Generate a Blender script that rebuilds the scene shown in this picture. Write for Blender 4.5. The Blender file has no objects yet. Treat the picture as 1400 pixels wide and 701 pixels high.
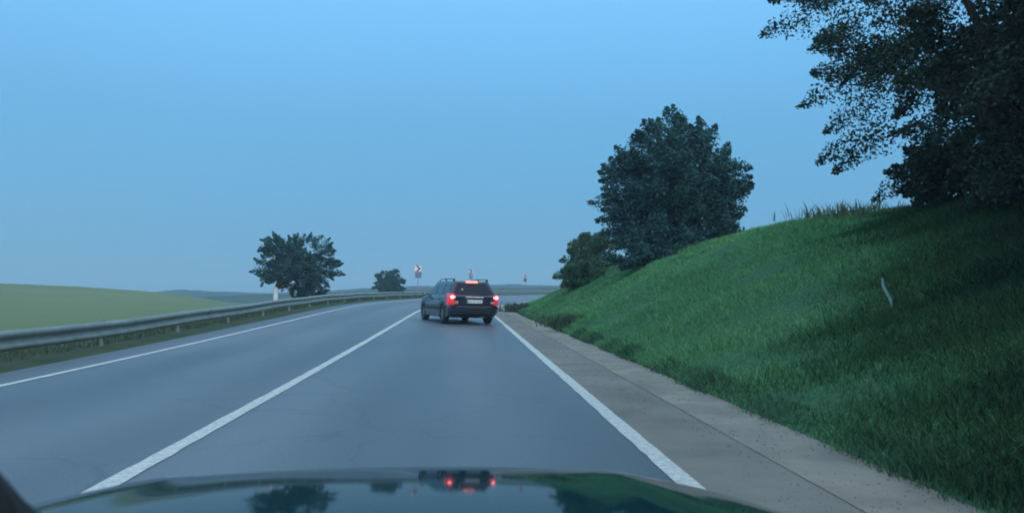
import bpy, bmesh, math, random
import numpy as np
from mathutils import Vector, Matrix
random.seed(7); rng = np.random.default_rng(7)
R_ = math.radians
SC = bpy.context.scene
COL = SC.collection

# ------------------------------------------------------------------ camera, sky, sun, exposure
H = 1.17                      # eye height of the dashboard camera
F = 1050.0                    # focal length in pixels of a 1400 px wide frame
cam_d = bpy.data.cameras.new('camera'); cam = bpy.data.objects.new('camera', cam_d); COL.objects.link(cam)
cam.location = (0, 0, H)
cam.rotation_euler = (R_(90 + 2.43), 0, R_(-3.6))
cam_d.sensor_width = 36; cam_d.lens = F / 1400 * 36
cam_d.clip_start = 0.05; cam_d.clip_end = 12000
cam_d.dof.use_dof = True; cam_d.dof.focus_distance = 22; cam_d.dof.aperture_fstop = 5.0
SC.camera = cam

SUN_EL, SUN_AZ = 24, 140      # soft light from behind and to the right of the car
w = bpy.data.worlds.new('World'); SC.world = w; w.use_nodes = True
nt = w.node_tree; nt.nodes.clear()
out = nt.nodes.new('ShaderNodeOutputWorld'); bg = nt.nodes.new('ShaderNodeBackground')
sky = nt.nodes.new('ShaderNodeTexSky'); sky.sky_type = 'NISHITA'; sky.sun_disc = False
sky.sun_elevation = R_(SUN_EL); sky.sun_rotation = R_(SUN_AZ); sky.ozone_density = 3.0
tc = nt.nodes.new('ShaderNodeTexCoord'); sep = nt.nodes.new('ShaderNodeSeparateXYZ')
ramp = nt.nodes.new('ShaderNodeValToRGB'); cr = ramp.color_ramp
cr.elements[0].position = 0.0; cr.elements[0].color = (1.05, 3.9, 6.7, 1)
cr.elements[1].position = 1.0; cr.elements[1].color = (8.0, 10.8, 12.8, 1)
for p_, c_ in ((0.06, (1.02, 3.85, 6.75, 1)), (0.20, (1.35, 4.6, 8.1, 1)), (0.36, (2.2, 6.4, 11.2, 1)), (0.58, (4.4, 8.0, 12.0, 1))):
    e = cr.elements.new(p_); e.color = c_
hs = nt.nodes.new('ShaderNodeMix'); hs.data_type = 'RGBA'; hs.inputs[0].default_value = 0.88
nz = nt.nodes.new('ShaderNodeTexNoise'); nz.inputs['Scale'].default_value = 1.3; nz.inputs['Detail'].default_value = 3
mr = nt.nodes.new('ShaderNodeMapRange'); mr.inputs['To Min'].default_value = 0.94; mr.inputs['To Max'].default_value = 1.06
mx = nt.nodes.new('ShaderNodeVectorMath'); mx.operation = 'SCALE'
L = nt.links
L.new(tc.outputs['Generated'], sep.inputs[0]); L.new(sep.outputs['Z'], ramp.inputs[0])
L.new(tc.outputs['Generated'], nz.inputs['Vector']); L.new(nz.outputs[0], mr.inputs['Value'])
L.new(sky.outputs[0], hs.inputs[6]); L.new(ramp.outputs[0], hs.inputs[7])
gl = nt.nodes.new('ShaderNodeMapRange'); gl.interpolation_type = 'SMOOTHSTEP'      # afterglow of the sunset behind the car
gl.inputs['From Min'].default_value = 0.15; gl.inputs['From Max'].default_value = -0.9
gs = nt.nodes.new('ShaderNodeVectorMath'); gs.operation = 'SCALE'; gs.inputs[0].default_value = (6.5, 6.2, 5.6)
ga = nt.nodes.new('ShaderNodeVectorMath'); ga.operation = 'ADD'
L.new(sep.outputs['Y'], gl.inputs['Value']); L.new(gl.outputs[0], gs.inputs['Scale']); L.new(hs.outputs[2], ga.inputs[0]); L.new(gs.outputs[0], ga.inputs[1])
L.new(ga.outputs[0], mx.inputs[0]); L.new(mr.outputs[0], mx.inputs['Scale'])
L.new(mx.outputs[0], bg.inputs[0]); L.new(bg.outputs[0], out.inputs[0])
bg.inputs[1].default_value = 0.10
sd = bpy.data.lights.new('sun', 'SUN'); so = bpy.data.objects.new('sun', sd); COL.objects.link(so)
sd.energy = 0.6; sd.angle = R_(25); sd.color = (1.0, 0.93, 0.84)
so.rotation_euler = (R_(90 - SUN_EL), 0, R_(180 - SUN_AZ)); so.location = (20, -30, 30)
vs = SC.view_settings; SC.display_settings.display_device = 'sRGB'
vs.view_transform = 'Standard'; vs.look = 'None'; vs.exposure = 0.0; vs.gamma = 1; vs.use_curve_mapping = False
SC.cycles.use_denoising = True; SC.cycles.filter_width = 1.9
SC.cycles.max_bounces = 6; SC.cycles.volume_bounces = 1; SC.cycles.transparent_max_bounces = 8

# ------------------------------------------------------------------ helpers
MATS = {}
def mat(name, col, rough=0.6, metal=0.0, noise=None, col2=None, spec=0.5, emit=None, estr=0, coat=0.0, bump=0.0, bscale=40, detail=5, coord='Object', alpha=None):
    if name in MATS: return MATS[name]
    m = bpy.data.materials.new(name); m.use_nodes = True; n = m.node_tree.nodes; l = m.node_tree.links
    b = n['Principled BSDF']
    b.inputs['Base Color'].default_value = (*col, 1); b.inputs['Roughness'].default_value = rough
    b.inputs['Metallic'].default_value = metal; b.inputs['Specular IOR Level'].default_value = spec
    b.inputs['Coat Weight'].default_value = coat; b.inputs['Coat Roughness'].default_value = 0.03
    if emit:
        b.inputs['Emission Color'].default_value = (*emit, 1); b.inputs['Emission Strength'].default_value = estr
    if noise or bump:
        t = n.new('ShaderNodeTexCoord')
    if noise:
        x = n.new('ShaderNodeTexNoise'); x.inputs['Scale'].default_value = noise; x.inputs['Detail'].default_value = detail; x.inputs['Roughness'].default_value = 0.6
        r = n.new('ShaderNodeValToRGB'); r.color_ramp.elements[0].position = 0.32; r.color_ramp.elements[1].position = 0.68
        r.color_ramp.elements[0].color = (*col, 1); r.color_ramp.elements[1].color = (*(col2 or col), 1)
        l.new(t.outputs[coord], x.inputs['Vector']); l.new(x.outputs[0], r.inputs[0]); l.new(r.outputs[0], b.inputs['Base Color'])
    if bump:
        y = n.new('ShaderNodeTexNoise'); y.inputs['Scale'].default_value = bscale; y.inputs['Detail'].default_value = 4
        u = n.new('ShaderNodeBump'); u.inputs['Strength'].default_value = bump; u.inputs['Distance'].default_value = 0.02
        l.new(t.outputs[coord], y.inputs['Vector']); l.new(y.outputs[0], u.inputs['Height']); l.new(u.outputs[0], b.inputs['Normal'])
    MATS[name] = m; return m

def link(name, me, m=None, parent=None):
    o = bpy.data.objects.new(name, me); COL.objects.link(o)
    if m is not None: me.materials.append(m)
    if parent: o.parent = parent
    return o
def mesh_np(name, V, Fq, m=None, parent=None, smooth=False):
    V = np.asarray(V, dtype=np.float32); Fq = np.asarray(Fq, dtype=np.int32); k = Fq.shape[1]
    me = bpy.data.meshes.new(name); me.vertices.add(len(V)); me.vertices.foreach_set('co', V.ravel())
    me.loops.add(Fq.size); me.loops.foreach_set('vertex_index', Fq.ravel())
    me.polygons.add(len(Fq)); me.polygons.foreach_set('loop_start', np.arange(0, Fq.size, k, dtype=np.int32))
    me.update(calc_edges=True); me.validate()
    if smooth: me.polygons.foreach_set('use_smooth', np.ones(len(me.polygons), dtype=bool))
    return link(name, me, m, parent)
def obj(name, bm, m, parent=None, smooth=False, bevel=0, sub=0):
    bmesh.ops.recalc_face_normals(bm, faces=bm.faces)
    me = bpy.data.meshes.new(name); bm.to_mesh(me); bm.free()
    if smooth: me.polygons.foreach_set('use_smooth', [True] * len(me.polygons))
    o = link(name, me, m, parent)
    if bevel:
        b = o.modifiers.new('b', 'BEVEL'); b.width = bevel; b.segments = 3; b.limit_method = 'ANGLE'; b.angle_limit = R_(30)
        if smooth: b.harden_normals = False
    if sub:
        s = o.modifiers.new('s', 'SUBSURF'); s.levels = s.render_levels = sub
    return o
def grid_faces(nu, nv):
    i, j = np.meshgrid(np.arange(nu - 1), np.arange(nv - 1), indexing='ij'); a = (i * nv + j).ravel()
    return np.stack([a, a + nv, a + nv + 1, a + 1], 1)
def box(bm, c, s, rot=None):
    r = bmesh.ops.create_cube(bm, size=1); M = Matrix.Diagonal((*s, 1))
    if rot is not None: M = rot.to_4x4() @ M
    bmesh.ops.transform(bm, matrix=Matrix.Translation(c) @ M, verts=r['verts'])
def cyl(bm, a, b, r1, r2=None, seg=12):
    a, b = Vector(a), Vector(b); r2 = r1 if r2 is None else r2; d = b - a
    r = bmesh.ops.create_cone(bm, cap_ends=True, segments=seg, radius1=r1, radius2=r2, depth=d.length)
    bmesh.ops.transform(bm, matrix=Matrix.Translation((a + b) / 2) @ d.to_track_quat('Z', 'Y').to_matrix().to_4x4(), verts=r['verts'])
def poly(bm, pts):
    return bm.faces.new([bm.verts.new(p) for p in pts])
def slab(bm, pts, t):
    """a thin plate: polygon pts, thickness t along its normal"""
    f = poly(bm, pts); f.normal_update(); r = bmesh.ops.extrude_face_region(bm, geom=[f])
    vs_ = [v for v in r['geom'] if isinstance(v, bmesh.types.BMVert)]
    bmesh.ops.translate(bm, vec=f.normal * t, verts=vs_)
def tag(o, label, cat, group=None):
    o['label'] = label; o['category'] = cat
    if group: o['group'] = group
    return o
def thing(name, loc, label, cat, group=None, rz=0):
    o = bpy.data.objects.new(name, None); COL.objects.link(o); o.location = loc; o.rotation_euler = (0, 0, rz); o.empty_display_size = 0.3
    return tag(o, label, cat, group)
def structure(o, kind='structure'):
    o['kind'] = kind; return o
def sstep(a, b, x):
    t = np.clip((np.asarray(x, float) - a) / (b - a), 0, 1); return t * t * (3 - 2 * t)

# ------------------------------------------------------------------ road path: straight, then a bend to the right
S0, RAD = 33.0, 170.0
U_R, U_C, U_L = 1.35, -2.12, -5.55      # painted lines: right edge, centre, left edge
U_GUT, U_BANK, U_VERGE, U_RAIL = 2.10, 2.70, -6.35, -6.85
def base(s, u):
    s = np.asarray(s, float); u = np.asarray(u, float)
    ph = np.maximum(s - S0, 0) / RAD; st = np.minimum(s, S0)
    x = RAD * (1 - np.cos(ph)) + u * np.cos(ph); y = st + RAD * np.sin(ph) - u * np.sin(ph)
    return x, y
def tilt(s): return 0.052 * sstep(6, 48, s)
def road_z(s, u):
    return (U_R - np.asarray(u, float)) * tilt(s) - 3.0 * sstep(120, 230, s)
def P(s, u, dz=0.0):
    x, y = base(s, u); return np.stack([x + 0 * y, y, road_z(s, u) + dz], -1)
def ribbon(name, s, us, dz, m, parent=None, jitter=0):
    S, U = np.meshgrid(s, us, indexing='ij')
    if jitter: U = U + rng.normal(0, jitter, U.shape)
    V = P(S, U, 0.0); V[..., 2] += dz if np.isscalar(dz) else dz(S, U)
    o = mesh_np(name, V.reshape(-1, 3), grid_faces(len(s), len(us))[:, ::-1] if False else grid_faces(len(s), len(us)), m, parent, smooth=True)
    uv = o.data.uv_layers.new(name='UVMap'); li = np.zeros(len(o.data.loops), dtype=np.int32); o.data.loops.foreach_get('vertex_index', li)
    UV = np.stack([U.ravel(), S.ravel()], -1)[li].astype(np.float32); uv.data.foreach_set('uv', UV.ravel())
    o.data.flip_normals(); return o

def asphalt():
    m = bpy.data.materials.new('asphalt'); m.use_nodes = True; n = m.node_tree.nodes; l = m.node_tree.links; b = n['Principled BSDF']
    uv = n.new('ShaderNodeTexCoord'); mp = n.new('ShaderNodeMapping'); mp.inputs['Scale'].default_value = (1.0, 0.16, 1)
    l.new(uv.outputs['UV'], mp.inputs['Vector'])
    big = n.new('ShaderNodeTexNoise'); big.inputs['Scale'].default_value = 0.55; big.inputs['Detail'].default_value = 5; l.new(mp.outputs[0], big.inputs['Vector'])
    fine = n.new('ShaderNodeTexNoise'); fine.inputs['Scale'].default_value = 55; fine.inputs['Detail'].default_value = 3; l.new(uv.outputs['UV'], fine.inputs['Vector'])
    r1 = n.new('ShaderNodeValToRGB'); r1.color_ramp.elements[0].color = (0.066, 0.088, 0.108, 1); r1.color_ramp.elements[1].color = (0.150, 0.178, 0.200, 1)
    r1.color_ramp.elements[0].position = 0.3; r1.color_ramp.elements[1].position = 0.7
    l.new(big.outputs[0], r1.inputs[0])
    # polished wheel tracks: a cosine across each lane
    sx = n.new('ShaderNodeSeparateXYZ'); l.new(uv.outputs['UV'], sx.inputs[0])
    ma = n.new('ShaderNodeMath'); ma.operation = 'MULTIPLY'; ma.inputs[1].default_value = 2 * math.pi / 1.74; l.new(sx.outputs[0], ma.inputs[0])
    co = n.new('ShaderNodeMath'); co.operation = 'COSINE'; l.new(ma.outputs[0], co.inputs[0])
    mr = n.new('ShaderNodeMapRange'); mr.inputs['From Min'].default_value = -1; mr.inputs['To Min'].default_value = 0.86; mr.inputs['To Max'].default_value = 1.08; l.new(co.outputs[0], mr.inputs['Value'])
    fr = n.new('ShaderNodeMapRange'); fr.inputs['From Min'].default_value = 0.3; fr.inputs['From Max'].default_value = 0.7; fr.inputs['To Min'].default_value = 0.8; fr.inputs['To Max'].default_value = 1.2; l.new(fine.outputs[0], fr.inputs['Value'])
    mm = n.new('ShaderNodeMath'); mm.operation = 'MULTIPLY'; l.new(mr.outputs[0], mm.inputs[0]); l.new(fr.outputs[0], mm.inputs[1])
    sc = n.new('ShaderNodeVectorMath'); sc.operation = 'SCALE'; l.new(r1.outputs[0], sc.inputs[0]); l.new(mm.outputs[0], sc.inputs['Scale']); l.new(sc.outputs[0], b.inputs['Base Color'])
    vo = n.new('ShaderNodeTexVoronoi'); vo.feature = 'DISTANCE_TO_EDGE'; vo.inputs['Scale'].default_value = 0.42; wn = n.new('ShaderNodeTexNoise'); wn.inputs['Scale'].default_value = 1.2; wn.inputs['Detail'].default_value = 5
    wa = n.new('ShaderNodeVectorMath'); wa.operation = 'MULTIPLY_ADD'; wa.inputs[1].default_value = (1.2, 1.2, 0); l.new(uv.outputs['UV'], wn.inputs['Vector']); l.new(wn.outputs['Color'], wa.inputs[0]); l.new(uv.outputs['UV'], wa.inputs[2]); l.new(wa.outputs[0], vo.inputs['Vector'])
    cr_ = n.new('ShaderNodeMapRange'); cr_.inputs['From Max'].default_value = 0.012; cr_.inputs['To Min'].default_value = 0.80; l.new(vo.outputs['Distance'], cr_.inputs['Value'])
    s2 = n.new('ShaderNodeVectorMath'); s2.operation = 'SCALE'; l.new(sc.outputs[0], s2.inputs[0]); l.new(cr_.outputs[0], s2.inputs['Scale']); l.new(s2.outputs[0], b.inputs['Base Color'])
    rr = n.new('ShaderNodeMapRange'); rr.inputs['To Min'].default_value = 0.34; rr.inputs['To Max'].default_value = 0.6; l.new(big.outputs[0], rr.inputs['Value']); l.new(rr.outputs[0], b.inputs['Roughness'])
    bp = n.new('ShaderNodeBump'); bp.inputs['Strength'].default_value = 0.25; bp.inputs['Distance'].default_value = 0.006; l.new(fine.outputs[0], bp.inputs['Height']); l.new(bp.outputs[0], b.inputs['Normal'])
    return m
s_main = np.concatenate([np.arange(-14, 60, 0.5), np.arange(60, 231, 1.5)])
road = structure(ribbon('road', s_main, np.linspace(U_VERGE, U_GUT, 12), 0.0, asphalt()))
shoulder = structure(ribbon('shoulder', s_main, np.array([U_R + 0.02, 1.7, U_GUT + 0.01]), 0.003, mat('worn_shoulder', (0.16, 0.15, 0.132), 0.8, noise=0.9, col2=(0.26, 0.242, 0.21), bump=0.3, bscale=40)))
gutter = structure(ribbon('pavement_edge', s_main, np.array([U_GUT, 2.25, 2.5, 2.80]), 0.008, mat('concrete', (0.20, 0.185, 0.16), 0.85, noise=1.6, col2=(0.33, 0.298, 0.25), bump=0.3, bscale=30)))
paint = mat('road_paint', (0.40, 0.41, 0.39), 0.6, noise=22, col2=(0.72, 0.73, 0.69), detail=12)
for u, wd, s1 in ((U_R, 0.135, 170), (U_C, 0.135, 170), (U_L, 0.11, 190)):
    structure(ribbon('road_marking', np.arange(-12, s1, 0.22), np.array([u - wd / 2, u + wd / 2]), 0.005, paint, jitter=0.004))

# ------------------------------------------------------------------ verge, bank, ground
def lumps(x, y, a=1.0):
    return a * (0.10 * np.sin(0.9 * x + 0.35 * y + 1) + 0.08 * np.sin(1.7 * y - 0.6 * x) + 0.05 * np.sin(2.9 * x + 2.3 * y) + 0.12 * np.sin(0.23 * y + 0.3 * x + 2))
HB_S = [-15, 0, 8, 15, 22, 28, 36, 45, 55, 67, 85, 110, 230]
HB_H = [1.9, 2.1, 2.3, 2.75, 3.1, 3.15, 2.8, 2.25, 1.8, 1.35, 0.9, 0.4, 0.0]
def bank_dz(S, U):
    t = U - U_BANK; hb = np.interp(S, HB_S, HB_H)
    p = np.clip(t / 7.2, 0, 1); prof = np.sin(p * math.pi / 2) ** 1.15
    z = hb * prof + lumps(S, U, 1.0) * sstep(0.3, 2.0, t) * 0.8 - 0.35 * sstep(8, 40, t)
    edge = 0.05 * sstep(0, 0.25, t)
    return z + edge - 0.03 * (t <= 0)
grass_m = mat('bank_grass', (0.030, 0.095, 0.048), 0.9, noise=14, detail=9, col2=(0.065, 0.165, 0.085), bump=0.8, bscale=22, spec=0.1)
bu = np.concatenate([np.arange(2.62, 4, 0.12), np.arange(4, 11, 0.3), np.arange(11, 45, 2.0)])
bs = np.concatenate([np.arange(-15, 60, 0.4), np.arange(60, 225, 1.5)])
bank = structure(ribbon('bank', bs, bu, bank_dz, grass_m))
def verge_dz(S, U):
    t = U_VERGE - U
    return -0.02 + 0.05 * sstep(0, 0.4, t) - 0.55 * sstep(1.2, 5, t) - tilt(S) * np.maximum(t - 2, 0) * 1.2 + lumps(S, U, 0.25) * sstep(0.5, 2, t)
verge_m = mat('verge_grass', (0.045, 0.075, 0.042), 0.95, noise=0.9, col2=(0.09, 0.11, 0.07), bump=0.6, bscale=10, spec=0.1)
vu = np.concatenate([np.arange(-14.5, -8, 0.6), np.arange(-8, -6.2, 0.12), [-6.25]])
verge = structure(ribbon('verge', bs, vu, verge_dz, verge_m))

# green field on the left, seen over the rail; heights in metres by azimuth and distance
def px_az(x): return math.degrees(math.atan((x - 700) / F)) + 3.6          # azimuth from +Y, clockwise
def px_el(y): return (395 - y) / F
faz = [-180, -100, -60] + [px_az(x) for x in (0, 110, 210, 260, 310, 420, 560, 700)] + [60]
fel = [0.03, 0.025, 0.012] + [px_el(y) for y in (389.5, 393, 399, 404, 412, 418, 420, 422)] + [-0.03]
R0 = 150.0
az = np.linspace(R_(-110), R_(12), 240); rr = np.concatenate([np.linspace(9, 60, 40), np.linspace(62, 220, 70)])
A, Rr = np.meshgrid(az, rr, indexing='ij')
crest = H + np.interp(np.degrees(A), faz, fel) * R0
t = sstep(16, R0, Rr)
Z = -1.35 * (1 - t) + crest * t - 9 * sstep(R0, 225, Rr) + 0.15 * np.sin(Rr * 0.11 + 3 * A) * sstep(30, 80, Rr)
X = Rr * np.sin(A); Y = Rr * np.cos(A)
sx_ = np.where(Y > S0, RAD - np.sqrt(np.maximum((RAD - X) ** 2 + (Y - S0) ** 2, 0)), X)    # signed lateral offset from the road
Z = np.where(sx_ > -12.5, np.minimum(Z, -1.3 - 0.6 * np.clip(sx_ + 12.5, 0, 4)), Z)
field_m = mat('field_crop', (0.13, 0.175, 0.085), 0.9, noise=0.035, col2=(0.175, 0.205, 0.10), bump=0.4, bscale=3, spec=0.1)
field = structure(mesh_np('field', np.stack([X, Y, Z], -1).reshape(-1, 3), grid_faces(len(az), len(rr)), field_m, smooth=True)); 

# far hills
def ridge(name, r0, depth, xs, ys, m, base_z, seed, rough):
    az = np.linspace(R_(-80), R_(75), 520); rr = np.linspace(r0 - depth, r0 + depth, 26)
    A, Rr = np.meshgrid(az, rr, indexing='ij')
    ks = [-80] + [px_az(x) for x in xs] + [75]; es = [px_el(ys[0])] + [px_el(y) for y in ys] + [px_el(ys[-1])]
    top = H + np.interp(np.degrees(A), ks, es) * r0
    g = np.random.default_rng(seed); ph = g.uniform(0, 6, 6)
    for k in range(6): top += rough * np.sin(np.degrees(A) * (1.5 + 1.9 * k) + ph[k]) / (1 + 0.5 * k)
    prof = np.cos(np.clip((Rr - r0) / depth, -1, 1) * math.pi / 2) ** 1.2
    Z = base_z + (top - base_z) * prof
    return structure(mesh_np(name, np.stack([Rr * np.sin(A), Rr * np.cos(A), Z], -1).reshape(-1, 3), grid_faces(len(az), len(rr)), m, smooth=True))
ridge('hills', 620, 160, (120, 205, 250, 300, 350, 420, 480, 560, 650, 700, 730, 780, 900, 1400), (402, 399, 395.5, 398, 400, 399, 395, 391, 390, 388, 390, 389.5, 388, 386),
      mat('far_hill', (0.008, 0.028, 0.035), 0.95, noise=0.006, col2=(0.018, 0.045, 0.05), spec=0), -12, 3, 0.16)
ridge('hills', 320, 70, (200, 290, 350, 420, 500, 600, 700, 760, 1400), (412, 404, 402, 400.5, 397, 394, 393, 392.5, 392),
      mat('near_hill', (0.03, 0.065, 0.05), 0.95, noise=0.02, col2=(0.06, 0.10, 0.07), spec=0), -10, 5, 0.07)
g = 4500
gm = mesh_np('ground', [(-g, -g, -12.5), (g, -g, -12.5), (g, g, -12.5), (-g, g, -12.5)], [(0, 1, 2, 3)], mat('ground_far', (0.05, 0.08, 0.05), 0.95, noise=0.01, col2=(0.08, 0.11, 0.06), spec=0))
structure(gm)

# ------------------------------------------------------------------ grass
def blades(name, pts, hgt, wid, m, lean=0.5, parent=None):
    n = len(pts); a = rng.uniform(0, 2 * math.pi, n); d = np.stack([np.cos(a), np.sin(a), np.zeros(n)], -1)
    b = rng.uniform(0, 2 * math.pi, n); le = np.stack([np.cos(b), np.sin(b), np.zeros(n)], -1) * (rng.uniform(0.1, lean, n) * hgt)[:, None]
    up = np.zeros((n, 3)); up[:, 2] = hgt
    wv = d * wid[:, None] / 2
    V = np.stack([pts - wv, pts + wv, pts + le * 0.35 + up * 0.55 + wv * 0.8, pts + le * 0.35 + up * 0.55 - wv * 0.8, pts + le + up], 1).reshape(-1, 3)
    i = np.arange(n) * 5
    Fa = np.concatenate([np.stack([i, i + 1, i + 2], 1), np.stack([i, i + 2, i + 3], 1), np.stack([i + 3, i + 2, i + 4], 1)])
    return mesh_np(name, V, Fa, m, parent)
def scatter(n, s0, s1, u0, u1, dzf, pw=1.8):
    s = s0 + (s1 - s0) * rng.random(n) ** pw; u = rng.uniform(u0, u1, n); p = P(s, u, 0); p[:, 2] += dzf(s, u) - 0.02
    return p, s, u
blade_m = mat('grass_blade', (0.095, 0.285, 0.125), 0.7, noise=0.5, col2=(0.155, 0.37, 0.15), spec=0.2)
p1, s1, u1 = scatter(560000, 1.5, 75, 2.72, 10.8, bank_dz)
def shade_lim(s, u): return u - (3.2 + 0.60 * (s - 4.5) + 0.4 * np.sin(s * 1.3) + 0.3 * np.sin(s * 3.1 + u * 2))  # edge of the shade put into the blade colours of the near bank
kp = rng.random(len(s1)) > 0.96 * sstep(-2.4, 1.2, shade_lim(s1, u1)) * (s1 < 18); p1, s1, u1 = p1[kp], s1[kp], u1[kp]  # plain grass thinned out where the shade-coloured blades take over
sc1 = 0.6 + s1 / 22; clump = 0.75 + 0.5 * np.sin(1.3 * s1 + np.sin(u1 * 1.7)) * np.sin(2.1 * u1 + 0.7 * s1)
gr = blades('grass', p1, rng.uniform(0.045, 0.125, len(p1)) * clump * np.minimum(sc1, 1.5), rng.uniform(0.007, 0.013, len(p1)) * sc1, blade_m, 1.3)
gr['kind'] = 'stuff'
p2, s2, u2 = scatter(24000, 1.0, 80, 2.64, 2.98, bank_dz, 1.5)
g2 = blades('grass', p2, rng.uniform(0.06, 0.18, len(p2)) * (0.7 + 0.5 * np.sin(0.9 * s2) * np.sin(2.3 * s2)), rng.uniform(0.008, 0.014, len(p2)) * (0.6 + s2 / 22), mat('foot_grass', (0.035, 0.10, 0.055), 0.8, noise=2, col2=(0.065, 0.15, 0.08), spec=0.2), 0.9); g2['kind'] = 'stuff'
ng = 760000; sg = rng.uniform(0.5, 17, ng); ug = rng.uniform(2.75, 10.5, ng)  # dark blades standing in for the shade under the trees, density graded
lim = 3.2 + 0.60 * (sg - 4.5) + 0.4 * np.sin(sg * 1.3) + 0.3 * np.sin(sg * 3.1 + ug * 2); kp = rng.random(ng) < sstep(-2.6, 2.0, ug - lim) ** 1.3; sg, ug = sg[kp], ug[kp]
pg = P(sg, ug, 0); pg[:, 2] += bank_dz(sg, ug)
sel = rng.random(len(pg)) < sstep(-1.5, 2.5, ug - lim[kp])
for nm_, q2, c1_, c2_ in (('shade_growth_dark', sel, (0.009, 0.026, 0.018), (0.020, 0.046, 0.030)), ('shade_growth_edge', ~sel, (0.030, 0.085, 0.038), (0.05, 0.13, 0.05))):  # blade colours carry the shade: dark inside it, greener along its soft edge
    gu = blades('shade_growth', pg[q2], rng.uniform(0.05, 0.14, q2.sum()), rng.uniform(0.005, 0.010, q2.sum()) * (0.7 + sg[q2] / 18), mat(nm_, c1_, 0.8, noise=0.8, col2=c2_, spec=0.12), 1.3); gu['kind'] = 'stuff'
# loose gravel and grit along the pavement edge
ns = 9000; sp = 1 + 45 * rng.random(ns) ** 1.6; ur = np.where(rng.random(ns) < 0.6, rng.normal(2.72, 0.09, ns), rng.normal(2.1, 0.25, ns)); ur = np.clip(ur, 1.5, 2.9)
q_ = P(sp, ur, 0.012); r_ = rng.uniform(0.0015, 0.006, ns) * (1 + sp / 25) ; T_ = np.array([[1, 0, -.4], [-.5, .87, -.4], [-.5, -.87, -.4], [0, 0, .9]])
V_ = q_[:, None, :] + (T_[None] + rng.normal(0, 0.25, (ns, 4, 3))) * r_[:, None, None]; i_ = np.arange(ns)[:, None] * 4
gv = mesh_np('gravel', V_.reshape(-1, 3), np.concatenate([i_ + np.array(f) for f in ((0, 1, 3), (1, 2, 3), (2, 0, 3), (0, 2, 1))]), mat('grit', (0.15, 0.135, 0.11), 0.9, noise=9, col2=(0.40, 0.36, 0.31))); gv['kind'] = 'stuff'
p3, s3, u3 = scatter(55000, 4, 95, -13, -6.95, verge_dz, 1.5)
g3 = blades('grass', p3, rng.uniform(0.05, 0.2, len(p3)), rng.uniform(0.010, 0.018, len(p3)) * (0.6 + s3 / 25), mat('verge_blade', (0.06, 0.10, 0.05), 0.8, noise=0.7, col2=(0.12, 0.14, 0.08), spec=0.2)); g3['kind'] = 'stuff'

# ------------------------------------------------------------------ trees
bark_m = mat('bark', (0.035, 0.028, 0.022), 0.9, noise=7, col2=(0.07, 0.058, 0.045), bump=0.8, bscale=14)
white_m = mat('whitewash', (0.62, 0.62, 0.60), 0.85, noise=6, col2=(0.78, 0.78, 0.76), bump=0.3, bscale=12)
def leaf_mat(name, c1, c2):
    m = mat(name, c1, 0.55, noise=1.6, col2=c2, spec=0.25, detail=6); return m
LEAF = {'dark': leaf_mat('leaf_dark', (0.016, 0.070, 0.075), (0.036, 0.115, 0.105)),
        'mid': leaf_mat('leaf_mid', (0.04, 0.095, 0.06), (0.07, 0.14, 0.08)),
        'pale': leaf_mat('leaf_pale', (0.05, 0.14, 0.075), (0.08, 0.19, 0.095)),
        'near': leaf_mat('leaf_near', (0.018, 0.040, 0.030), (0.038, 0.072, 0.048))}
def tube_chain(bm, pts, r0, r1, seg=8):
    n = len(pts)
    rings = []
    for i, p in enumerate(pts):
        d = (pts[min(i + 1, n - 1)] - pts[max(i - 1, 0)]).normalized(); q = d.to_track_quat('Z', 'Y')
        r = r0 + (r1 - r0) * i / (n - 1)
        rings.append([bm.verts.new(p + q @ Vector((r * math.cos(2 * math.pi * k / seg), r * math.sin(2 * math.pi * k / seg), 0))) for k in range(seg)])
    for a, b in zip(rings[:-1], rings[1:]):
        for k in range(seg): bm.faces.new((a[k], a[(k + 1) % seg], b[(k + 1) % seg], b[k]))
    bm.faces.new(rings[0][::-1]); bm.faces.new(rings[-1])
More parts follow.
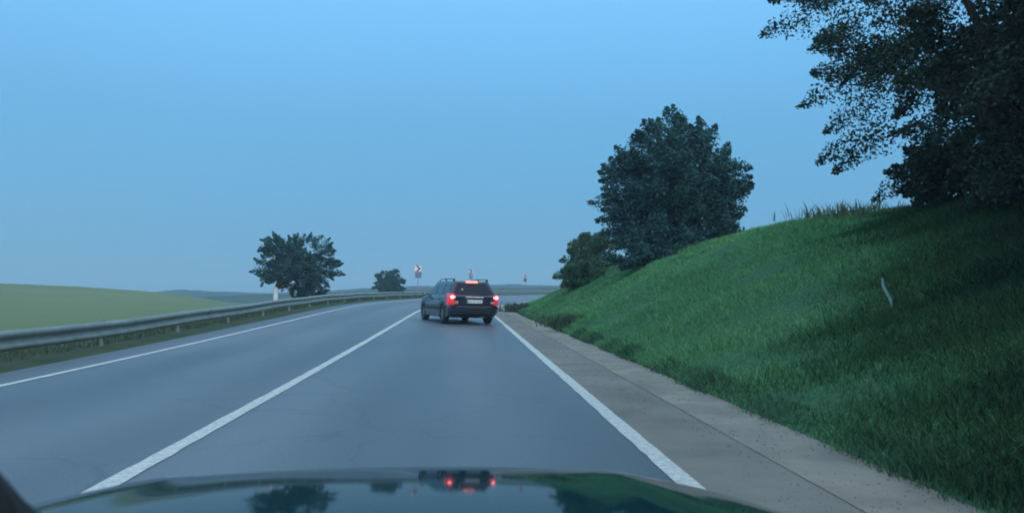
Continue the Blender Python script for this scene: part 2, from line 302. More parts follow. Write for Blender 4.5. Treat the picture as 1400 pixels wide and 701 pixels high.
def tree(name, label, cat, loc, c, rad, nleaf, leaf, kind, nclump=130, clump=0.26, trunk_r=0.16, whitewash=False, seed=1, group=None, shell=0.55, holes=0.0, nl=11, up=0.9, spray=1.75, trunk_pos=None, twigs=70):
    """loc: foot of the tree; c: crown centre relative to foot; rad: crown radii"""
    g = np.random.default_rng(seed); rnd = random.Random(seed)
    t = thing(name, loc, label, cat, group)
    c = Vector(c); rad = Vector(rad)
    bm = bmesh.new()
    fork = Vector((c.x * (0.08 if whitewash else 0.3), c.y * 0.3, max(c.z - rad.z * 0.75, 0.4)))
    tube_chain(bm, [Vector((0, 0, -0.4)), Vector((0.02, 0, 0.1)), Vector((c.x * 0.12, c.y * 0.1, fork.z * 0.5)), fork], trunk_r * 1.25, trunk_r * 0.8, 10)
    if whitewash:
        tr = obj('trunk', bm, white_m, t, smooth=True); bm = bmesh.new()
    # clump centres: a lumpy ellipsoid, more of them near its surface
    dirs = g.normal(size=(nclump, 3)); dirs /= np.linalg.norm(dirs, axis=1)[:, None]
    lump = 0.92 + 0.07 * np.sin(dirs @ np.array([5.1, 3.3, 2.2]) + seed) + 0.06 * np.sin(dirs @ np.array([-3.0, 4.4, 7.1]) + seed * 2) + g.normal(0, 0.055, nclump)
    rr = (shell + (1 - shell) * g.random(nclump) ** 0.6) * lump
    fill = g.random(nclump) < 0.3; rr[fill] *= g.random(fill.sum()) * 0.8 + 0.1
    cc = dirs * rr[:, None] * np.array(rad)[None, :] * 0.93
    if holes:
        keep = (np.sin(cc[:, 0] * 2.3 + seed) * np.sin(cc[:, 2] * 2.7 + 1) * np.cos(cc[:, 1] * 1.9)) > -1 + 2 * 0 - (1 - holes); cc = cc[keep]
    cc += np.array(c)
    # limbs and twigs reach into clumps
    idx = g.choice(len(cc), min(nl + twigs, len(cc)), replace=False); limb_pts = []
    for q, k in enumerate(idx):
        e = Vector(cc[k])
        if q < nl: st = fork + Vector((0, 0, rnd.uniform(-0.25, 0.1))) * 0.5; r0, r1 = trunk_r * rnd.uniform(0.35, 0.6), 0.015
        else: st = min(limb_pts, key=lambda p: (p - e).length); r0, r1 = 0.018, 0.005
        mid = st.lerp(e, 0.5) + Vector((rnd.uniform(-.1, .1), rnd.uniform(-.1, .1), (rnd.uniform(0, .25) if q < nl else rnd.uniform(-.08, .08)))) * rad.z * 0.35
        pts = [st.lerp(mid, 0.0), st.lerp(mid, 0.55) , mid, mid.lerp(e, 0.5), e + (e - mid) * 0.12]
        tube_chain(bm, pts, r0, r1, 6 if q < nl else 4)
        if q < nl: limb_pts += [mid.lerp(e, f) for f in (0.2, 0.6, 0.9)] + [st.lerp(mid, 0.7)]
    obj('branches' if whitewash else 'trunk', bm, bark_m, t, smooth=True)
    # leaves
    k = g.integers(0, len(cc), nleaf); sz = g.uniform(0.6, 1.35, len(cc)) * clump * min(rad)
    dd = (cc - np.array(c)) / np.array(rad); dd[:, 2] = dd[:, 2] * up + (up - 0.75) + g.normal(0, 0.15, len(cc)); dd += g.normal(0, 0.22, dd.shape); dd /= np.linalg.norm(dd, axis=1)[:, None]
    tt = g.random(nleaf) ** 1.25; lat = g.normal(size=(nleaf, 3)); lat *= (g.random(nleaf) ** 0.5 / np.linalg.norm(lat, axis=1))[:, None]
    off = dd[k] * ((tt * spray - 0.55) * sz[k])[:, None] + lat * (sz[k] * 0.80 * (1.05 - tt) ** 0.8)[:, None]; off[:, 2] -= 0.12 * tt ** 2 * sz[k]
    C_ = cc[k] + off; C_ = C_[C_[:, 2] > 0.02 - 0.0 * C_[:, 2]]; n = len(C_)
    a = g.normal(size=(n, 3)); a /= np.linalg.norm(a, axis=1)[:, None]; b = np.cross(a, g.normal(size=(n, 3))); b /= np.linalg.norm(b, axis=1)[:, None]
    ls = leaf * g.uniform(0.6, 1.4, n)[:, None]; nrm = np.cross(a, b) * ls * 0.12
    V = np.stack([C_ - a * ls, C_ - b * ls * 0.5 + nrm, C_ + a * ls, C_ + b * ls * 0.5 + nrm], 1).reshape(-1, 3)
    i = np.arange(n) * 4
    mesh_np('crown', V, np.stack([i, i + 1, i + 2, i + 3], 1), LEAF[kind], t)
    return t
def ground_bank(s, u): 
    p = P(s, u); p[2] += bank_dz(np.array(s), np.array(u)); return p
# the tall round tree on the bank
fz = float(ground_bank(27.0, 7.2)[2])
tree('broadleaf_tree', 'tall round dark tree rising from the grass bank right of the car ahead', 'tree', (7.3, 27.0, fz - 0.1), (0.25, 0, 4.5 - fz), (2.9, 2.7, 3.3), 140000, 0.055, 'dark', 420, 0.20, 0.24, seed=11, shell=0.5, twigs=150, up=0.95, spray=1.45)
fz2 = float(ground_bank(36.5, 6.0)[2])
tree('shrub', 'low green shrub at the left foot of the tall round tree', 'shrub', (6.15, 37, fz2 - 0.1), (0.15, 0, 2.55 - fz2), (1.75, 1.6, 1.75), 42000, 0.05, 'mid', 170, 0.24, 0.08, seed=8, shell=0.5, twigs=30, up=0.6, spray=1.15)
fzb = float(ground_bank(32.5, 4.9)[2])
tree('shrub', 'low pale green bush in front of the shrub, at the edge of the bank', 'shrub', (5.0, 32.4, fzb - 0.15), (0.1, 0, 0.6), (1.5, 1.1, 0.95), 22000, 0.045, 'pale', 110, 0.26, 0.05, seed=9, shell=0.45, twigs=20, up=0.6, spray=1.1)
fz3 = float(ground_bank(25.6, 5.9)[2])
tree('shrub', 'dark shrub growing under the crown of the tall round tree', 'shrub', (6.1, 25.6, fz3 - 0.15), (0.3, 0, 0.75), (1.35, 1.1, 1.15), 15000, 0.06, 'dark', 60, 0.34, 0.07, seed=6, shell=0.4, twigs=20)
# the near tree at the right edge and its darker neighbour
fz4 = float(ground_bank(10.5, 8.2)[2])
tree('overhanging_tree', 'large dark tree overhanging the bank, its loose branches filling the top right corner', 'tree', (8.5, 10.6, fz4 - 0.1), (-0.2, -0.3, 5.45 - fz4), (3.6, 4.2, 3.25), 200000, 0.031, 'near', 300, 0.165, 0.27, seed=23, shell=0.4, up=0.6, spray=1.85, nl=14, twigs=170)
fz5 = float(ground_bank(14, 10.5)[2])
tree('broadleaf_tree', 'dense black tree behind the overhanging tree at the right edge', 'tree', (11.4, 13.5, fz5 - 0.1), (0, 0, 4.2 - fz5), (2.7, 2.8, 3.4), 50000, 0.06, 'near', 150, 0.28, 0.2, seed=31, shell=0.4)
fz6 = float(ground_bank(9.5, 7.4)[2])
tree('shrub', 'black shrubbery on the bank around the trunk of the overhanging tree', 'shrub', (7.9, 9.4, fz6 - 0.1), (0.35, 0.2, 0.9), (1.2, 1.9, 1.0), 20000, 0.045, 'near', 70, 0.34, 0.05, seed=33, shell=0.4, twigs=20)
fz7 = float(ground_bank(2.5, 7.2)[2])  # next tree is added out of view, its crown stretched over the bank for shade
tree('broadleaf_tree', 'unseen dark tree added outside the right edge to shade the near bank', 'tree', (7.6, 2.2, fz7 - 0.1), (-2.2, -0.4, 6.1 - fz7), (4.0, 4.6, 2.1), 90000, 0.07, 'near', 220, 0.34, 0.24, seed=35, shell=0.3)
for k, (sx2, ux, rr2, lb) in enumerate(((6.3, 6.1, 0.95, 'black leafy shrub added to darken the right edge, low on the bank'), (12.2, 8.2, 1.0, 'dark bush on the bank crest under the loose branches of the overhanging tree'))):  # first shrub is added only to darken the shaded near bank
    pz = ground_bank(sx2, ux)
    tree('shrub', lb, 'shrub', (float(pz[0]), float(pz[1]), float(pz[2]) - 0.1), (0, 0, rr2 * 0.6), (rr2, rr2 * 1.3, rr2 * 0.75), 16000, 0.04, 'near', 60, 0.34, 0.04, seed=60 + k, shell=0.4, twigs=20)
# left of the road
tree('roadside_tree', 'bushy tree with whitewashed trunk behind the left guardrail', 'tree', (-11.2, 46.0, -1.15), (1.0, 1.5, 3.95), (2.85, 2.4, 2.05), 46000, 0.055, 'dark', 260, 0.17, 0.16, whitewash=True, seed=41, shell=0.6, twigs=110)
tree('shrub', 'wide dark shrub beneath the tree with the whitewashed trunk', 'shrub', (-9.3, 47.6, -1.2), (0, 0, 1.45), (1.75, 1.5, 1.3), 20000, 0.055, 'dark', 110, 0.24, 0.07, seed=43, shell=0.4, twigs=30)
tree('round_bush', 'compact dark bush behind the guardrail, left of the first chevron sign', 'bush', (-8.9, 94, -1.6), (0, 0, 3.35), (2.3, 2.0, 2.15), 28000, 0.085, 'dark', 170, 0.24, 0.1, seed=47, shell=0.4, twigs=40, up=0.6, spray=1.15)
# weeds
def weed(name, label, cat, s, u, n, hgt, rad, m, seed, dzf=bank_dz, group=None):
    g = np.random.default_rng(seed); p = P(s, u); p[2] += float(dzf(np.array(float(s)), np.array(float(u))))
    q = np.zeros((n, 3)); q[:, :2] = g.normal(0, rad, (n, 2)); q[:, 2] = -0.03
    o = blades(name, q, g.uniform(0.3, 1, n) * hgt, g.uniform(0.012, 0.03, n) * (1 + s / 30), m, 0.8); o.location = p; tag(o, label, cat, group); return o
weed_m = mat('weed', (0.03, 0.06, 0.03), 0.8, noise=3, col2=(0.06, 0.10, 0.045))
weed('grass_tuft', 'dark tuft of long grass leaning over the pavement where the road bends away', 'grass tuft', 41, 2.75, 700, 0.62, 0.42, weed_m, 1)
weed('grass_tuft', 'dark tuft of grass at the foot of the bank nearest below the tall round tree', 'grass tuft', 21.5, 3.0, 500, 0.42, 0.32, weed_m, 2)
weed('weed_clump', 'ragged weeds on the crest of the bank left of the overhanging tree', 'weeds', 17.5, 9.2, 420, 0.45, 0.6, mat('weed_light', (0.07, 0.12, 0.06), 0.8, noise=3, col2=(0.12, 0.17, 0.08)), 3)
# pale bent strip in the bank
bm = bmesh.new(); N = 10
pl = []
for i in range(N + 1):
    f = i / N; wd = 0.020 * math.sin(math.pi * min(max(f, 0.04), 0.96)) ** 0.6 + 0.002
    cx = -0.10 * f + 0.018 * math.sin(f * 2 * math.pi); pl.append((cx, wd, f * 0.36))
for s_ in (-1, 1):
    pass
vsf = [[bm.verts.new((cx - wd, 0.004 * k, z)) for cx, wd, z in pl] + [bm.verts.new((cx + wd, 0.004 * k, z)) for cx, wd, z in pl[::-1]] for k in (-1, 1)]
bm.faces.new(vsf[0]); bm.faces.new(vsf[1][::-1]); M_ = len(vsf[0])
for i in range(M_): bm.faces.new((vsf[0][i], vsf[0][(i + 1) % M_], vsf[1][(i + 1) % M_], vsf[1][i]))
st = obj('marker_stake', bm, mat('pale_plastic', (0.17, 0.32, 0.33), 0.5, noise=9, col2=(0.24, 0.40, 0.41)))
ps = ground_bank(8.75, 5.02); st.location = (ps[0], ps[1], ps[2] + 0.03)
tag(st, 'slim pale bent stake standing alone in the dark grass of the bank', 'stake')

# ------------------------------------------------------------------ guardrail
zinc = mat('galvanised_steel', (0.17, 0.21, 0.19), 0.55, 0.25, noise=3, col2=(0.27, 0.31, 0.29), bump=0.15, bscale=20)
zinc_d = mat('weathered_post', (0.24, 0.26, 0.26), 0.6, 0.3, noise=6, col2=(0.34, 0.36, 0.35))
x0, y0 = base(0, U_RAIL)
gd = thing('guardrail', (float(x0), float(y0), 0.0), 'long galvanised steel guardrail along the left side of the road', 'guardrail')
RZ = -0.10
prof = [(0.000, 0.31), (0.055, 0.325), (0.085, 0.355), (0.085, 0.395), (0.025, 0.44), (0.0, 0.465), (0.025, 0.49), (0.085, 0.535), (0.085, 0.575), (0.055, 0.605), (0.0, 0.62)]
ss = np.concatenate([np.arange(-10, 70, 1.0), np.arange(70, 170, 2.0)]); V = []
for s in ss:
    wob = 0.012 * math.sin(s * 0.7) + 0.010 * math.sin(s * 0.23 + 1)
    for k in (0, 1):
        for du, z in (prof if k == 0 else [(a - 0.006, b) for a, b in prof[::-1]]):
            q = P(s, U_RAIL + du, z + wob + RZ); V.append(q)
V = np.array(V).reshape(-1, 3) - np.array(gd.location); n = 2 * len(prof); Fq = []
for i in range(len(ss) - 1):
    for k in range(n): Fq.append((i * n + k, (i + 1) * n + k, (i + 1) * n + (k + 1) % n, i * n + (k + 1) % n))
mesh_np('rail_beam', V, Fq, zinc, gd)
pm = None
for i, s in enumerate(np.arange(-8.5, 168, 3.95)):
    if pm is None:
        bm = bmesh.new()
        box(bm, (-0.075, 0, 0.16), (0.012, 0.055, 0.98)); box(bm, (-0.045, 0.0275, 0.16), (0.06, 0.008, 0.98)); box(bm, (-0.045, -0.0275, 0.16), (0.06, 0.008, 0.98))
        box(bm, (-0.0085, 0, 0.465), (0.013, 0.16, 0.22)); cyl(bm, (0.0, 0, 0.465), (0.03, 0, 0.465), 0.018, seg=8)
        o = obj('post', bm, zinc_d, gd); pm = o.data
    else:
        o = bpy.data.objects.new('post', pm); COL.objects.link(o); o.parent = gd
    q = P(s, U_RAIL, RZ); o.location = Vector(q) - gd.location; ph = max(s - S0, 0) / RAD; o.rotation_euler = (0, 0, -ph)
# reflector on the rail
bm = bmesh.new(); box(bm, (0, 0, 0), (0.02, 0.09, 0.10)); rf = obj('reflector', bm, mat('reflector_white', (0.8, 0.8, 0.8), 0.2), gd, bevel=0.004)
q = P(41.5, U_RAIL + 0.10, 0.55); rf.location = Vector(q) - gd.location

# ------------------------------------------------------------------ chevron signs
sign_w = mat('sign_white', (0.98, 0.88, 0.88), 0.5); sign_k = mat('sign_black', (0.02, 0.018, 0.05), 0.4); sign_r = mat('sign_red', (0.55, 0.05, 0.06), 0.35); sign_g = mat('sign_grey', (0.20, 0.23, 0.30), 0.5, 0.2)
def chevron(x, y, z0, hz, label, rz, wd=0.6, lower='grey'):
    t = thing('chevron_sign', (x, y, z0), label, 'sign', 'chevron signs round the outside of the bend', rz)
    bm = bmesh.new(); cyl(bm, (0, 0.05, -0.3), (0, 0.05, hz + 0.3), 0.03); obj('post', bm, zinc_d, t, smooth=False)
    bm = bmesh.new(); box(bm, (0, 0, hz), (wd, 0.02, 0.56)); pn = obj('panel', bm, sign_w, t, bevel=0.008)
    bm = bmesh.new(); a = wd * 0.5
    pts = lambda dx: [(-a * .55 + dx, -0.012, hz + .25), (-a * .10 + dx, -0.012, hz + .25), (a * .72 + dx, -0.012, hz), (-a * .10 + dx, -0.012, hz - .25), (-a * .55 + dx, -0.012, hz - .25), (a * .18 + dx, -0.012, hz)]
    slab(bm, pts(0.0), -0.004); obj('chevron', bm, sign_k, pn)
    bm = bmesh.new()
    oo = [bm.verts.new((sx * (a - 0.005), -0.0135, hz + sz * 0.272)) for sx, sz in ((-1, -1), (1, -1), (1, 1), (-1, 1))]
    ii = [bm.verts.new((sx * (a - 0.030), -0.0135, hz + sz * 0.247)) for sx, sz in ((-1, -1), (1, -1), (1, 1), (-1, 1))]
    for k in range(4): bm.faces.new((oo[k], oo[(k + 1) % 4], ii[(k + 1) % 4], ii[k]))
    obj('border', bm, sign_r, pn)
    bm = bmesh.new(); box(bm, (0.03, 0, hz - 0.55), (wd * 0.82, 0.02, 0.50)); lp = obj('lower_panel', bm, sign_g, t, bevel=0.008)
    if lower == 'checker':
        bm = bmesh.new()
        for i in range(3):
            for j in range(4):
                if (i + j) % 2: box(bm, (0.03 + (i - 1) * wd * 0.25, -0.013, hz - 0.36 - j * 0.12), (wd * 0.24, 0.005, 0.11))
        obj('checks', bm, mat('check_pink', (0.75, 0.45, 0.48), 0.4), lp)
    return t
def at(px, Yd): return (px - 634) / F * Yd
def gz(s, du=-0.6): return float(P(s, U_RAIL + du)[2]) - 0.05
chevron(at(572, 66), 66, gz(64), 2.92 - gz(64), 'wide chevron sign pointing right, standing left of the car ahead', R_(-6), 0.66)
chevron(at(643.5, 86), 86, gz(86), 3.12 - gz(86), 'narrow chevron sign seen just above the roof of the car ahead', R_(-44), 0.68, 'checker')
chevron(at(718, 108), 108, gz(110), 3.0 - gz(110), 'small chevron sign right of the car ahead, seen almost edge on', R_(-45), 0.72)

# ------------------------------------------------------------------ the car ahead
def make_wagon(loc, yaw, roll):
    t = thing('estate_car', loc, 'dark estate car ahead in the lane with its red brake lights on', 'car', None, yaw); t.rotation_euler = (0, roll, yaw)
    body_m = mat('car_paint', (0.012, 0.012, 0.032), 0.32, 0.1, coat=0.8, spec=0.5, noise=2, col2=(0.015, 0.014, 0.038))
    trim_m = mat('black_trim', (0.015, 0.015, 0.017), 0.55)
    glass_m = mat('tinted_glass', (0.012, 0.018, 0.024), 0.06, 0.0, spec=0.8)
    chrome = mat('chrome', (0.75, 0.75, 0.75), 0.2, 1.0)
    # lower shell, lofted along y
    YR, YF = -1.32, 1.28; RA = 0.345; HW = 0.83
    ys = sorted(set([round(v, 3) for v in np.concatenate([np.linspace(-2.2, 2.2, 61), [YR - RA, YR + RA, YF - RA, YF + RA, -2.16, 2.16]])]))
    bm = bmesh.new(); rings = []
    for y in ys:
        w_ = HW * float(np.interp(y, [-2.2, -2.13, -1.9, -1.3, 0, 1.2, 1.8, 2.05, 2.2], [0.86, 0.935, 0.975, 1, 1, 1, 0.96, 0.88, 0.72]))
        top = float(np.interp(y, [-2.2, -2.13, -2.0, 0.8, 1.1, 1.6, 2.0, 2.2], [0.88, 0.93, 0.93, 0.905, 0.90, 0.84, 0.74, 0.60]))
        low = float(np.interp(y, [-2.2, -2.0, -1.7, 1.7, 2.0, 2.2], [0.34, 0.27, 0.20, 0.20, 0.24, 0.30]))
        zl = low
        for yc in (YR, YF):
            if abs(y - yc) < RA: zl = max(zl, 0.30 + math.sqrt(RA ** 2 - (y - yc) ** 2))
        zl = min(zl, top - 0.14)
        mid = (zl + top) / 2
        half = [(0, low), (w_ - 0.25, low), (w_ - 0.24, max(low + 0.01, zl - 0.005)), (w_ - 0.03, zl), (w_, zl + 0.03), (w_ + 0.012, mid), (w_ - 0.005, top - 0.07), (w_ - 0.035, top - 0.012), (w_ - 0.10, top + 0.006), (0, top + 0.03 * (1 if y > 0.8 else 0.3))]
        ring = [bm.verts.new((x, y, z)) for x, z in half] + [bm.verts.new((-x, y, z)) for x, z in half[-2:0:-1]]
        rings.append(ring)
    for a, b in zip(rings[:-1], rings[1:]):
        for k in range(len(a)): bm.faces.new((a[k], a[(k + 1) % len(a)], b[(k + 1) % len(a)], b[k]))
    bm.faces.new(rings[0][::-1]); bm.faces.new(rings[-1])
    # cabin: tapering box with raked ends
    zb, zt = 0.90, 1.405
    cb = [(-2.10, 0.775), (1.05, 0.775)]; ct = [(-1.80, 0.585), (0.22, 0.60)]
    lo = [(-cb[0][1], cb[0][0], zb), (cb[0][1], cb[0][0], zb), (cb[1][1], cb[1][0], zb), (-cb[1][1], cb[1][0], zb)]
    hi = [(-ct[0][1], ct[0][0], zt - 0.02), (ct[0][1], ct[0][0], zt - 0.02), (ct[1][1], ct[1][0], zt), (-ct[1][1], ct[1][0], zt)]
    cab = bmesh.new()
    lv = [cab.verts.new(p) for p in lo]; hv = [cab.verts.new(p) for p in hi]
    for k in range(4): cab.faces.new((lv[k], lv[(k + 1) % 4], hv[(k + 1) % 4], hv[k]))
    cab.faces.new(hv)
    bmesh.ops.recalc_face_normals(cab, faces=cab.faces)
    bmesh.ops.bevel(cab, geom=[e for e in cab.edges if not all(v in lv for v in e.verts)], offset=0.07, segments=4, affect='EDGES', profile=0.6)
    me_ = bpy.data.meshes.new('tmp'); cab.to_mesh(me_); cab.free(); bm.from_mesh(me_); bpy.data.meshes.remove(me_)
    body = obj('body', bm, body_m, t, smooth=True); 
    e = body.modifiers.new('e', 'EDGE_SPLIT'); e.split_angle = R_(38)
    # side glass
    def side_pt(s, y, f):   # s side, y along at belt, f 0..1 up
        xb, xt = 0.775, 0.592
        return Vector((s * (xb + (xt - xb) * f), y, zb + (zt - 0.01 - zb) * f))
    for s in (-1, 1):
        for (ya, yb, yc, yd) in ((-1.92, -1.12, -1.12, -1.68), (-1.06, -0.22, -0.22, -1.06), (-0.15, 0.83, 0.22, -0.15)):
            pts = [side_pt(s, ya, .10), side_pt(s, yb, .10), side_pt(s, yc, .80), side_pt(s, yd, .80)]
            nn = Vector((s, 0, 0.37)).normalized() * 0.004
            pts = [p + nn for p in pts]
            if s > 0: pts = pts[::-1]
            bm = bmesh.new(); slab(bm, pts, -0.006 if False else 0.004); obj('side_window', bm, glass_m, t)
    # tailgate glass on the raked rear plane
    def rear_pt(x, f):      # x fraction of half width
        xb, xt = 0.775, 0.585; return Vector((x * (xb + (xt - xb) * f), -2.10 + 0.30 * f - 0.006, zb + (zt - 0.02 - zb) * f))
    bm = bmesh.new(); slab(bm, [rear_pt(-.88, .08), rear_pt(.88, .08), rear_pt(.86, .5), rear_pt(.78, .86), rear_pt(-.78, .86), rear_pt(-.86, .5)], 0.006)
    rw = obj('rear_window', bm, mat('rear_glass', (0.014, 0.015, 0.032), 0.12, spec=0.25), t)
    bm = bmesh.new(); a = rear_pt(-0.52, .45); box(bm, (a.x, a.y - 0.012, a.z), (0.05, 0.004, 0.05)); obj('sticker', bm, mat('sticker', (0.75, 0.65, 0.45), 0.5), rw, bevel=0.01)
    bm = bmesh.new(); a, b = rear_pt(0.0, .02), rear_pt(0.62, .10); cyl(bm, (a.x, a.y - .03, a.z + .02), (b.x, b.y - .03, b.z + .02), 0.010); cyl(bm, (a.x, a.y - .04, a.z), (a.x, a.y + .03, a.z + .01), 0.022); obj('wiper', bm, trim_m, rw)
    # windscreen
    bm = bmesh.new(); zc = zt
    slab(bm, [(-.69, 1.02, zb + .045), (.69, 1.02, zb + .045), (.53, .33, zt - .055), (-.53, .33, zt - .055)], 0.012); obj('windscreen', bm, glass_m, t)
    # high brake light
    bm = bmesh.new(); a = rear_pt(0, .93); box(bm, (a.x, a.y - 0.020, a.z + 0.01), (0.40, 0.035, 0.062)); obj('high_brake_light', bm, mat('brake_centre', (0.8, 0.2, 0.15), 0.3, emit=(1.0, 0.22, 0.18), estr=2.2), t, bevel=0.008)
    # bumper
    bm = bmesh.new(); pts = []
    for z, oy, wf in ((0.27, 0.02, .90), (0.36, -0.045, .965), (0.50, -0.065, .99), (0.58, -0.06, .99), (0.60, -0.02, .98)):
        row = [(HW * wf * x, -2.16 + oy + 0.10 * abs(x) ** 5 + (0.30 if abs(x) == 1 and False else 0), z) for x in np.linspace(-1, 1, 17)]
        row = [(-HW * wf * 1.01, -1.78, z)] + row + [(HW * wf * 1.01, -1.78, z)]; pts.append([bm.verts.new(p) for p in row])
    for a, b in zip(pts[:-1], pts[1:]):
        for k in range(len(a) - 1): bm.faces.new((a[k], a[k + 1], b[k + 1], b[k]))
    bp = obj('rear_bumper', bm, body_m, t, smooth=True); sl = bp.modifiers.new('s', 'SOLIDIFY'); sl.thickness = 0.02
    bm = bmesh.new(); box(bm, (0.05, -2.232, 0.555), (1.5, 0.012, 0.022)); obj('trim_strip', bm, trim_m, bp)
    # tailgate recess, plate, chrome strip
    bm = bmesh.new(); box(bm, (0, -2.205, 0.735), (0.80, 0.016, 0.18)); obj('plate_recess', bm, trim_m, t, bevel=0.01)
    bm = bmesh.new(); box(bm, (0, -2.218, 0.735), (0.52, 0.008, 0.115)); pl_ = obj('number_plate', bm, mat('plate_white', (0.75, 0.75, 0.76), 0.4), t, bevel=0.006)
    bm = bmesh.new(); box(bm, (-0.237, -2.2235, 0.735), (0.04, 0.003, 0.105)); obj('plate_band', bm, mat('plate_blue', (0.10, 0.16, 0.42), 0.4), pl_)
    bm = bmesh.new()
    for x in (-.17, -.12, -.04, .01, .10, .15, .20): box(bm, (x, -2.2235, 0.735), (0.022, 0.003, 0.06))
    obj('plate_marks', bm, mat('plate_grey', (0.42, 0.42, 0.46), 0.5), pl_)
    bm = bmesh.new(); box(bm, (0, -2.212, 0.865), (0.62, 0.02, 0.022)); obj('chrome_strip', bm, chrome, t, bevel=0.006)
    # tail lamps wrap the corners
    red = mat('lamp_red', (0.45, 0.02, 0.03), 0.25, emit=(1.0, 0.03, 0.05), estr=0.55, coat=0.5)
    for s in (-1, 1):
        def pos(q, z): 
            base_ = [(0.52, -2.213), (0.66, -2.205), (0.745, -2.17), (0.80, -2.09), (0.822, -1.93)][q]; return Vector((s * (base_[0] + 0.004 + (0.004 * q)), base_[1] - 0.006, z))
        bm = bmesh.new(); rows = [[bm.verts.new(pos(q, z)) for q in range(1, 5)] for z in (0.62, 0.74, 0.86, 0.98)]
        for a, b in zip(rows[:-1], rows[1:]):
            for k in range(3): bm.faces.new((a[k], a[k + 1], b[k + 1], b[k]))
        lamp = obj('tail_light', bm, red, t, smooth=True); so_ = lamp.modifiers.new('s', 'SOLIDIFY'); so_.thickness = 0.03; so_.offset = 0
        bm = bmesh.new(); bmesh.ops.create_uvsphere(bm, u_segments=12, v_segments=8, radius=1, matrix=Matrix.Translation((s * 0.725, -2.195, 0.865)) @ Matrix.Diagonal((0.085, 0.03, 0.062, 1)))
        obj('bulb', bm, mat('brake_bulb', (1, 0.3, 0.3), 0.3, emit=(1.0, 0.16, 0.17), estr=6.5), lamp, smooth=True)
        bm = bmesh.new(); box(bm, (s * 0.60, -2.212, 0.70), (0.12, 0.012, 0.09)); obj('reversing_lamp', bm, mat('lamp_clear', (0.45, 0.32, 0.32), 0.25), lamp, bevel=0.01)
        # roof rail with feet
        bm = bmesh.new(); tube_chain(bm, [Vector((s * .56, y, z)) for y, z in ((-1.72, 1.40), (-1.66, 1.450), (-1.3, 1.462), (-.6, 1.465), (-.05, 1.455), (.08, 1.40))], 0.012, 0.012, 8)
        box(bm, (s * .56, -1.70, 1.425), (0.045, 0.10, 0.08)); box(bm, (s * .56, -0.75, 1.435), (0.03, 0.06, 0.08)); obj('roof_rail', bm, trim_m, t)
        # mirrors, handles, door seams, side strip
        bm = bmesh.new(); box(bm, (s * 0.93, 0.72, 0.985), (0.17, 0.10, 0.13)); box(bm, (s * 0.82, 0.74, 0.95), (0.10, 0.05, 0.04)); mo = obj('wing_mirror', bm, body_m, t, bevel=0.03)
        bm = bmesh.new(); box(bm, (s * 0.93, 0.667, 0.985), (0.14, 0.004, 0.10)); obj('mirror_glass', bm, chrome, mo)
        for y in (-0.92, 0.02):
            bm = bmesh.new(); box(bm, (s * 0.848, y, 0.79), (0.03, 0.17, 0.028)); obj('door_handle', bm, trim_m, t, bevel=0.006)
        bm = bmesh.new(); box(bm, (s * 0.846, -0.02, 0.50), (0.016, 1.7, 0.05)); obj('side_moulding', bm, trim_m, t, bevel=0.005)
        for yc, nm in ((YR, 'rear'), (YF, 'front')):
            wt = bpy.data.objects.new('wheel', None); COL.objects.link(wt); wt.parent = t; wt.location = (s * 0.745, yc, 0.305)
            bm = bmesh.new(); R1 = 0.305; seg = 32; prof_ = [(-.09, .20), (-.095, .27), (-.075, .298), (0, .305), (.075, .298), (.095, .27), (.09, .20)]
            rg = [[bm.verts.new((x, r * math.cos(2 * math.pi * k / seg), r * math.sin(2 * math.pi * k / seg))) for x, r in prof_] for k in range(seg)]
            for k in range(seg):
                for j in range(len(prof_)): bm.faces.new((rg[k][j], rg[(k + 1) % seg][j], rg[(k + 1) % seg][(j + 1) % len(prof_)], rg[k][(j + 1) % len(prof_)]))
            obj('tyre', bm, mat('tyre_rubber', (0.018, 0.018, 0.018), 0.8), wt, smooth=True)
            bm = bmesh.new(); cyl(bm, (-.05 * s, 0, 0), (.055 * s, 0, 0), 0.205, seg=28)
            for k in range(5):
                an = 2 * math.pi * k / 5; box(bm, (s * .066, .11 * math.cos(an), .11 * math.sin(an)), (.022, .17, .05), Matrix.Rotation(an, 3, 'X'))
            cyl(bm, (.05 * s, 0, 0), (.084 * s, 0, 0), 0.05, seg=16); obj('rim', bm, mat('alloy', (0.35, 0.36, 0.38), 0.35, 0.8), wt)
    bm = bmesh.new()
    for dx in (0.20, 0.29): cyl(bm, (dx, -2.26, 0.245), (dx, -1.9, 0.245), 0.032, seg=14)
    obj('exhaust', bm, chrome, t)
    bm = bmesh.new(); box(bm, (0, 2.17, 0.36), (1.3, 0.12, 0.2)); obj('front_bumper', bm, trim_m, t, bevel=0.04)
    for s in (-1, 1):
        bm = bmesh.new(); box(bm, (s * .56, 2.085, 0.62), (0.3, 0.16, 0.13)); obj('headlight', bm, mat('lamp_glass', (0.6, 0.65, 0.7), 0.1), t, bevel=0.03)
    return t
yaw = R_(16.5)
# rear face centre about 24.7 m ahead
rc = Vector((0.33, 24.7, 0)); fwd = Vector((-math.sin(yaw), math.cos(yaw), 0)); cc_ = rc + fwd * 2.2
make_wagon((cc_.x, cc_.y, float(road_z(27, 0.2)) + 0.005), yaw, float(np.arctan(tilt(27))))

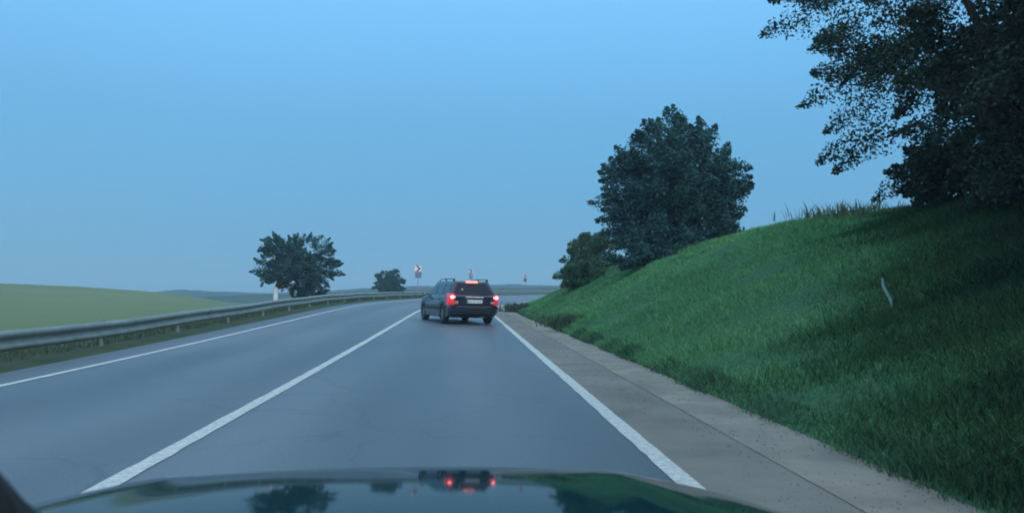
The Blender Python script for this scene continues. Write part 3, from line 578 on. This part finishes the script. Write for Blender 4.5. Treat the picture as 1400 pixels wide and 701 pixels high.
# ------------------------------------------------------------------ the car the camera rides in: bonnet, wings, dashboard and pillar
own = thing('own_car', (-0.155, 0, 0.0), 'dark blue bonnet of the car carrying the camera, along the bottom edge', 'car')
own_m = mat('own_paint', (0.003, 0.030, 0.042), 0.05, 0.0, coat=0.0, spec=0.17, noise=1.5, col2=(0.005, 0.030, 0.040)); own_m.node_tree.nodes['Principled BSDF'].inputs['Specular Tint'].default_value = (0.25, 0.8, 1, 1); own_m.node_tree.nodes['Principled BSDF'].inputs['IOR'].default_value = 1.27
nx, ny = 41, 41; V = []
xs_ = np.linspace(-1, 1, nx); yy = np.linspace(0.55, 1.90, ny)
for a in xs_:
    for y in yy:
        f = (y - 0.55) / 1.35
        hw = 0.80 - 0.06 * f ** 3
        z = 0.892 - 0.146 * f ** 1.5 - 0.040 * max(0, (f - 0.80) / 0.20) ** 2 - 0.058 * abs(a) ** 2.8 - 0.02 * abs(a) ** 8
        z += 0.010 * math.exp(-((abs(a) - 0.62) / 0.07) ** 2) * (1 - f * 0.5)
        V.append((a * hw, y + 0.09 * (1 - abs(a) ** 2.4) * f ** 2 - 0.09, z))
bn = mesh_np('bonnet', V, grid_faces(nx, ny), own_m, own, smooth=True); sl = bn.modifiers.new('s', 'SOLIDIFY'); sl.thickness = 0.015; sl.offset = -1
bn.data.flip_normals()
bm = bmesh.new()   # nose, grille and wings
prof_n = [(-0.83, 0.35), (-0.83, 1.35), (-0.74, 1.66), (-0.45, 1.84), (0, 1.88), (0.45, 1.84), (0.74, 1.66), (0.83, 1.35), (0.83, 0.35)]
hz_ = [(0.22, 0.0), (0.45, 0.03), (0.58, 0.02), (0.735, -0.03)]
rw_ = [[bm.verts.new((x * (1 + 0), y + (o if y > 1.3 else 0), (z if z < .7 else (0.63 + (0.10 if y < 1 else 0.06 if y < 1.5 else 0.0))))) for x, y in prof_n] for z, o in hz_]
for a, b in zip(rw_[:-1], rw_[1:]):
    for k in range(len(a) - 1): bm.faces.new((a[k], a[k + 1], b[k + 1], b[k]))
obj('front_wings', bm, own_m, own, smooth=True)
bm = bmesh.new(); box(bm, (0, 1.865, 0.52), (0.8, 0.05, 0.12)); obj('grille', bm, mat('grille_black', (0.02, 0.02, 0.02), 0.4), own, bevel=0.02)
for s in (-1, 1):
    wt = bpy.data.objects.new('wheel', None); COL.objects.link(wt); wt.parent = own; wt.location = (s * 0.73, 1.02, 0.305)
    bm = bmesh.new(); cyl(bm, (-0.095, 0, 0), (0.095, 0, 0), 0.305, seg=32); obj('tyre', bm, MATS['tyre_rubber'], wt, bevel=0.03)
    bm = bmesh.new(); cyl(bm, (-0.099, 0, 0), (0.099, 0, 0), 0.2, seg=24); obj('rim', bm, MATS['alloy'], wt)
blk = mat('cabin_black', (0.010, 0.010, 0.014), 0.7)
bm = bmesh.new(); box(bm, (0, 0.30, 0.70), (1.5, 0.5, 0.16)); obj('dashboard', bm, blk, own, bevel=0.05)
def ray(px, py, d):
    v = Vector(((px - 700) / F, 1.0, (350.5 - py) / F)); v = Matrix.Rotation(R_(-3.6), 3, 'Z') @ (Matrix.Rotation(R_(2.43), 3, 'X') @ v); return Vector((0, 0, H)) + v * d
bm = bmesh.new(); a, b, c = ray(5, 790, .62), ray(-75, 715, .60), ray(-270, 500, .52)
tube_chain(bm, [p - Vector(own.location) for p in (ray(260, 1000, .66), a, b, c, ray(-420, 150, 0.4))], 0.052, 0.045, 14)
obj('windscreen_pillar', bm, blk, own, smooth=True)

# ------------------------------------------------------------------ air
bm = bmesh.new(); bmesh.ops.create_cube(bm, size=1); hz = obj('haze', bm, None)
hz.data.materials.clear(); hm = bpy.data.materials.new('haze'); hm.use_nodes = True; hn = hm.node_tree.nodes; hn.clear()
ho = hn.new('ShaderNodeOutputMaterial'); hv_ = hn.new('ShaderNodeVolumePrincipled'); hm.node_tree.links.new(hv_.outputs[0], ho.inputs['Volume'])
hv_.inputs['Color'].default_value = (0.68, 0.88, 1.0, 1); hv_.inputs['Density'].default_value = 0.0012; hv_.inputs['Anisotropy'].default_value = 0.2
hz.data.materials.append(hm); hz.scale = (9400, 9400, 60); hz.location = (0, 0, 60 / 2 - 14); hz['kind'] = 'stuff'
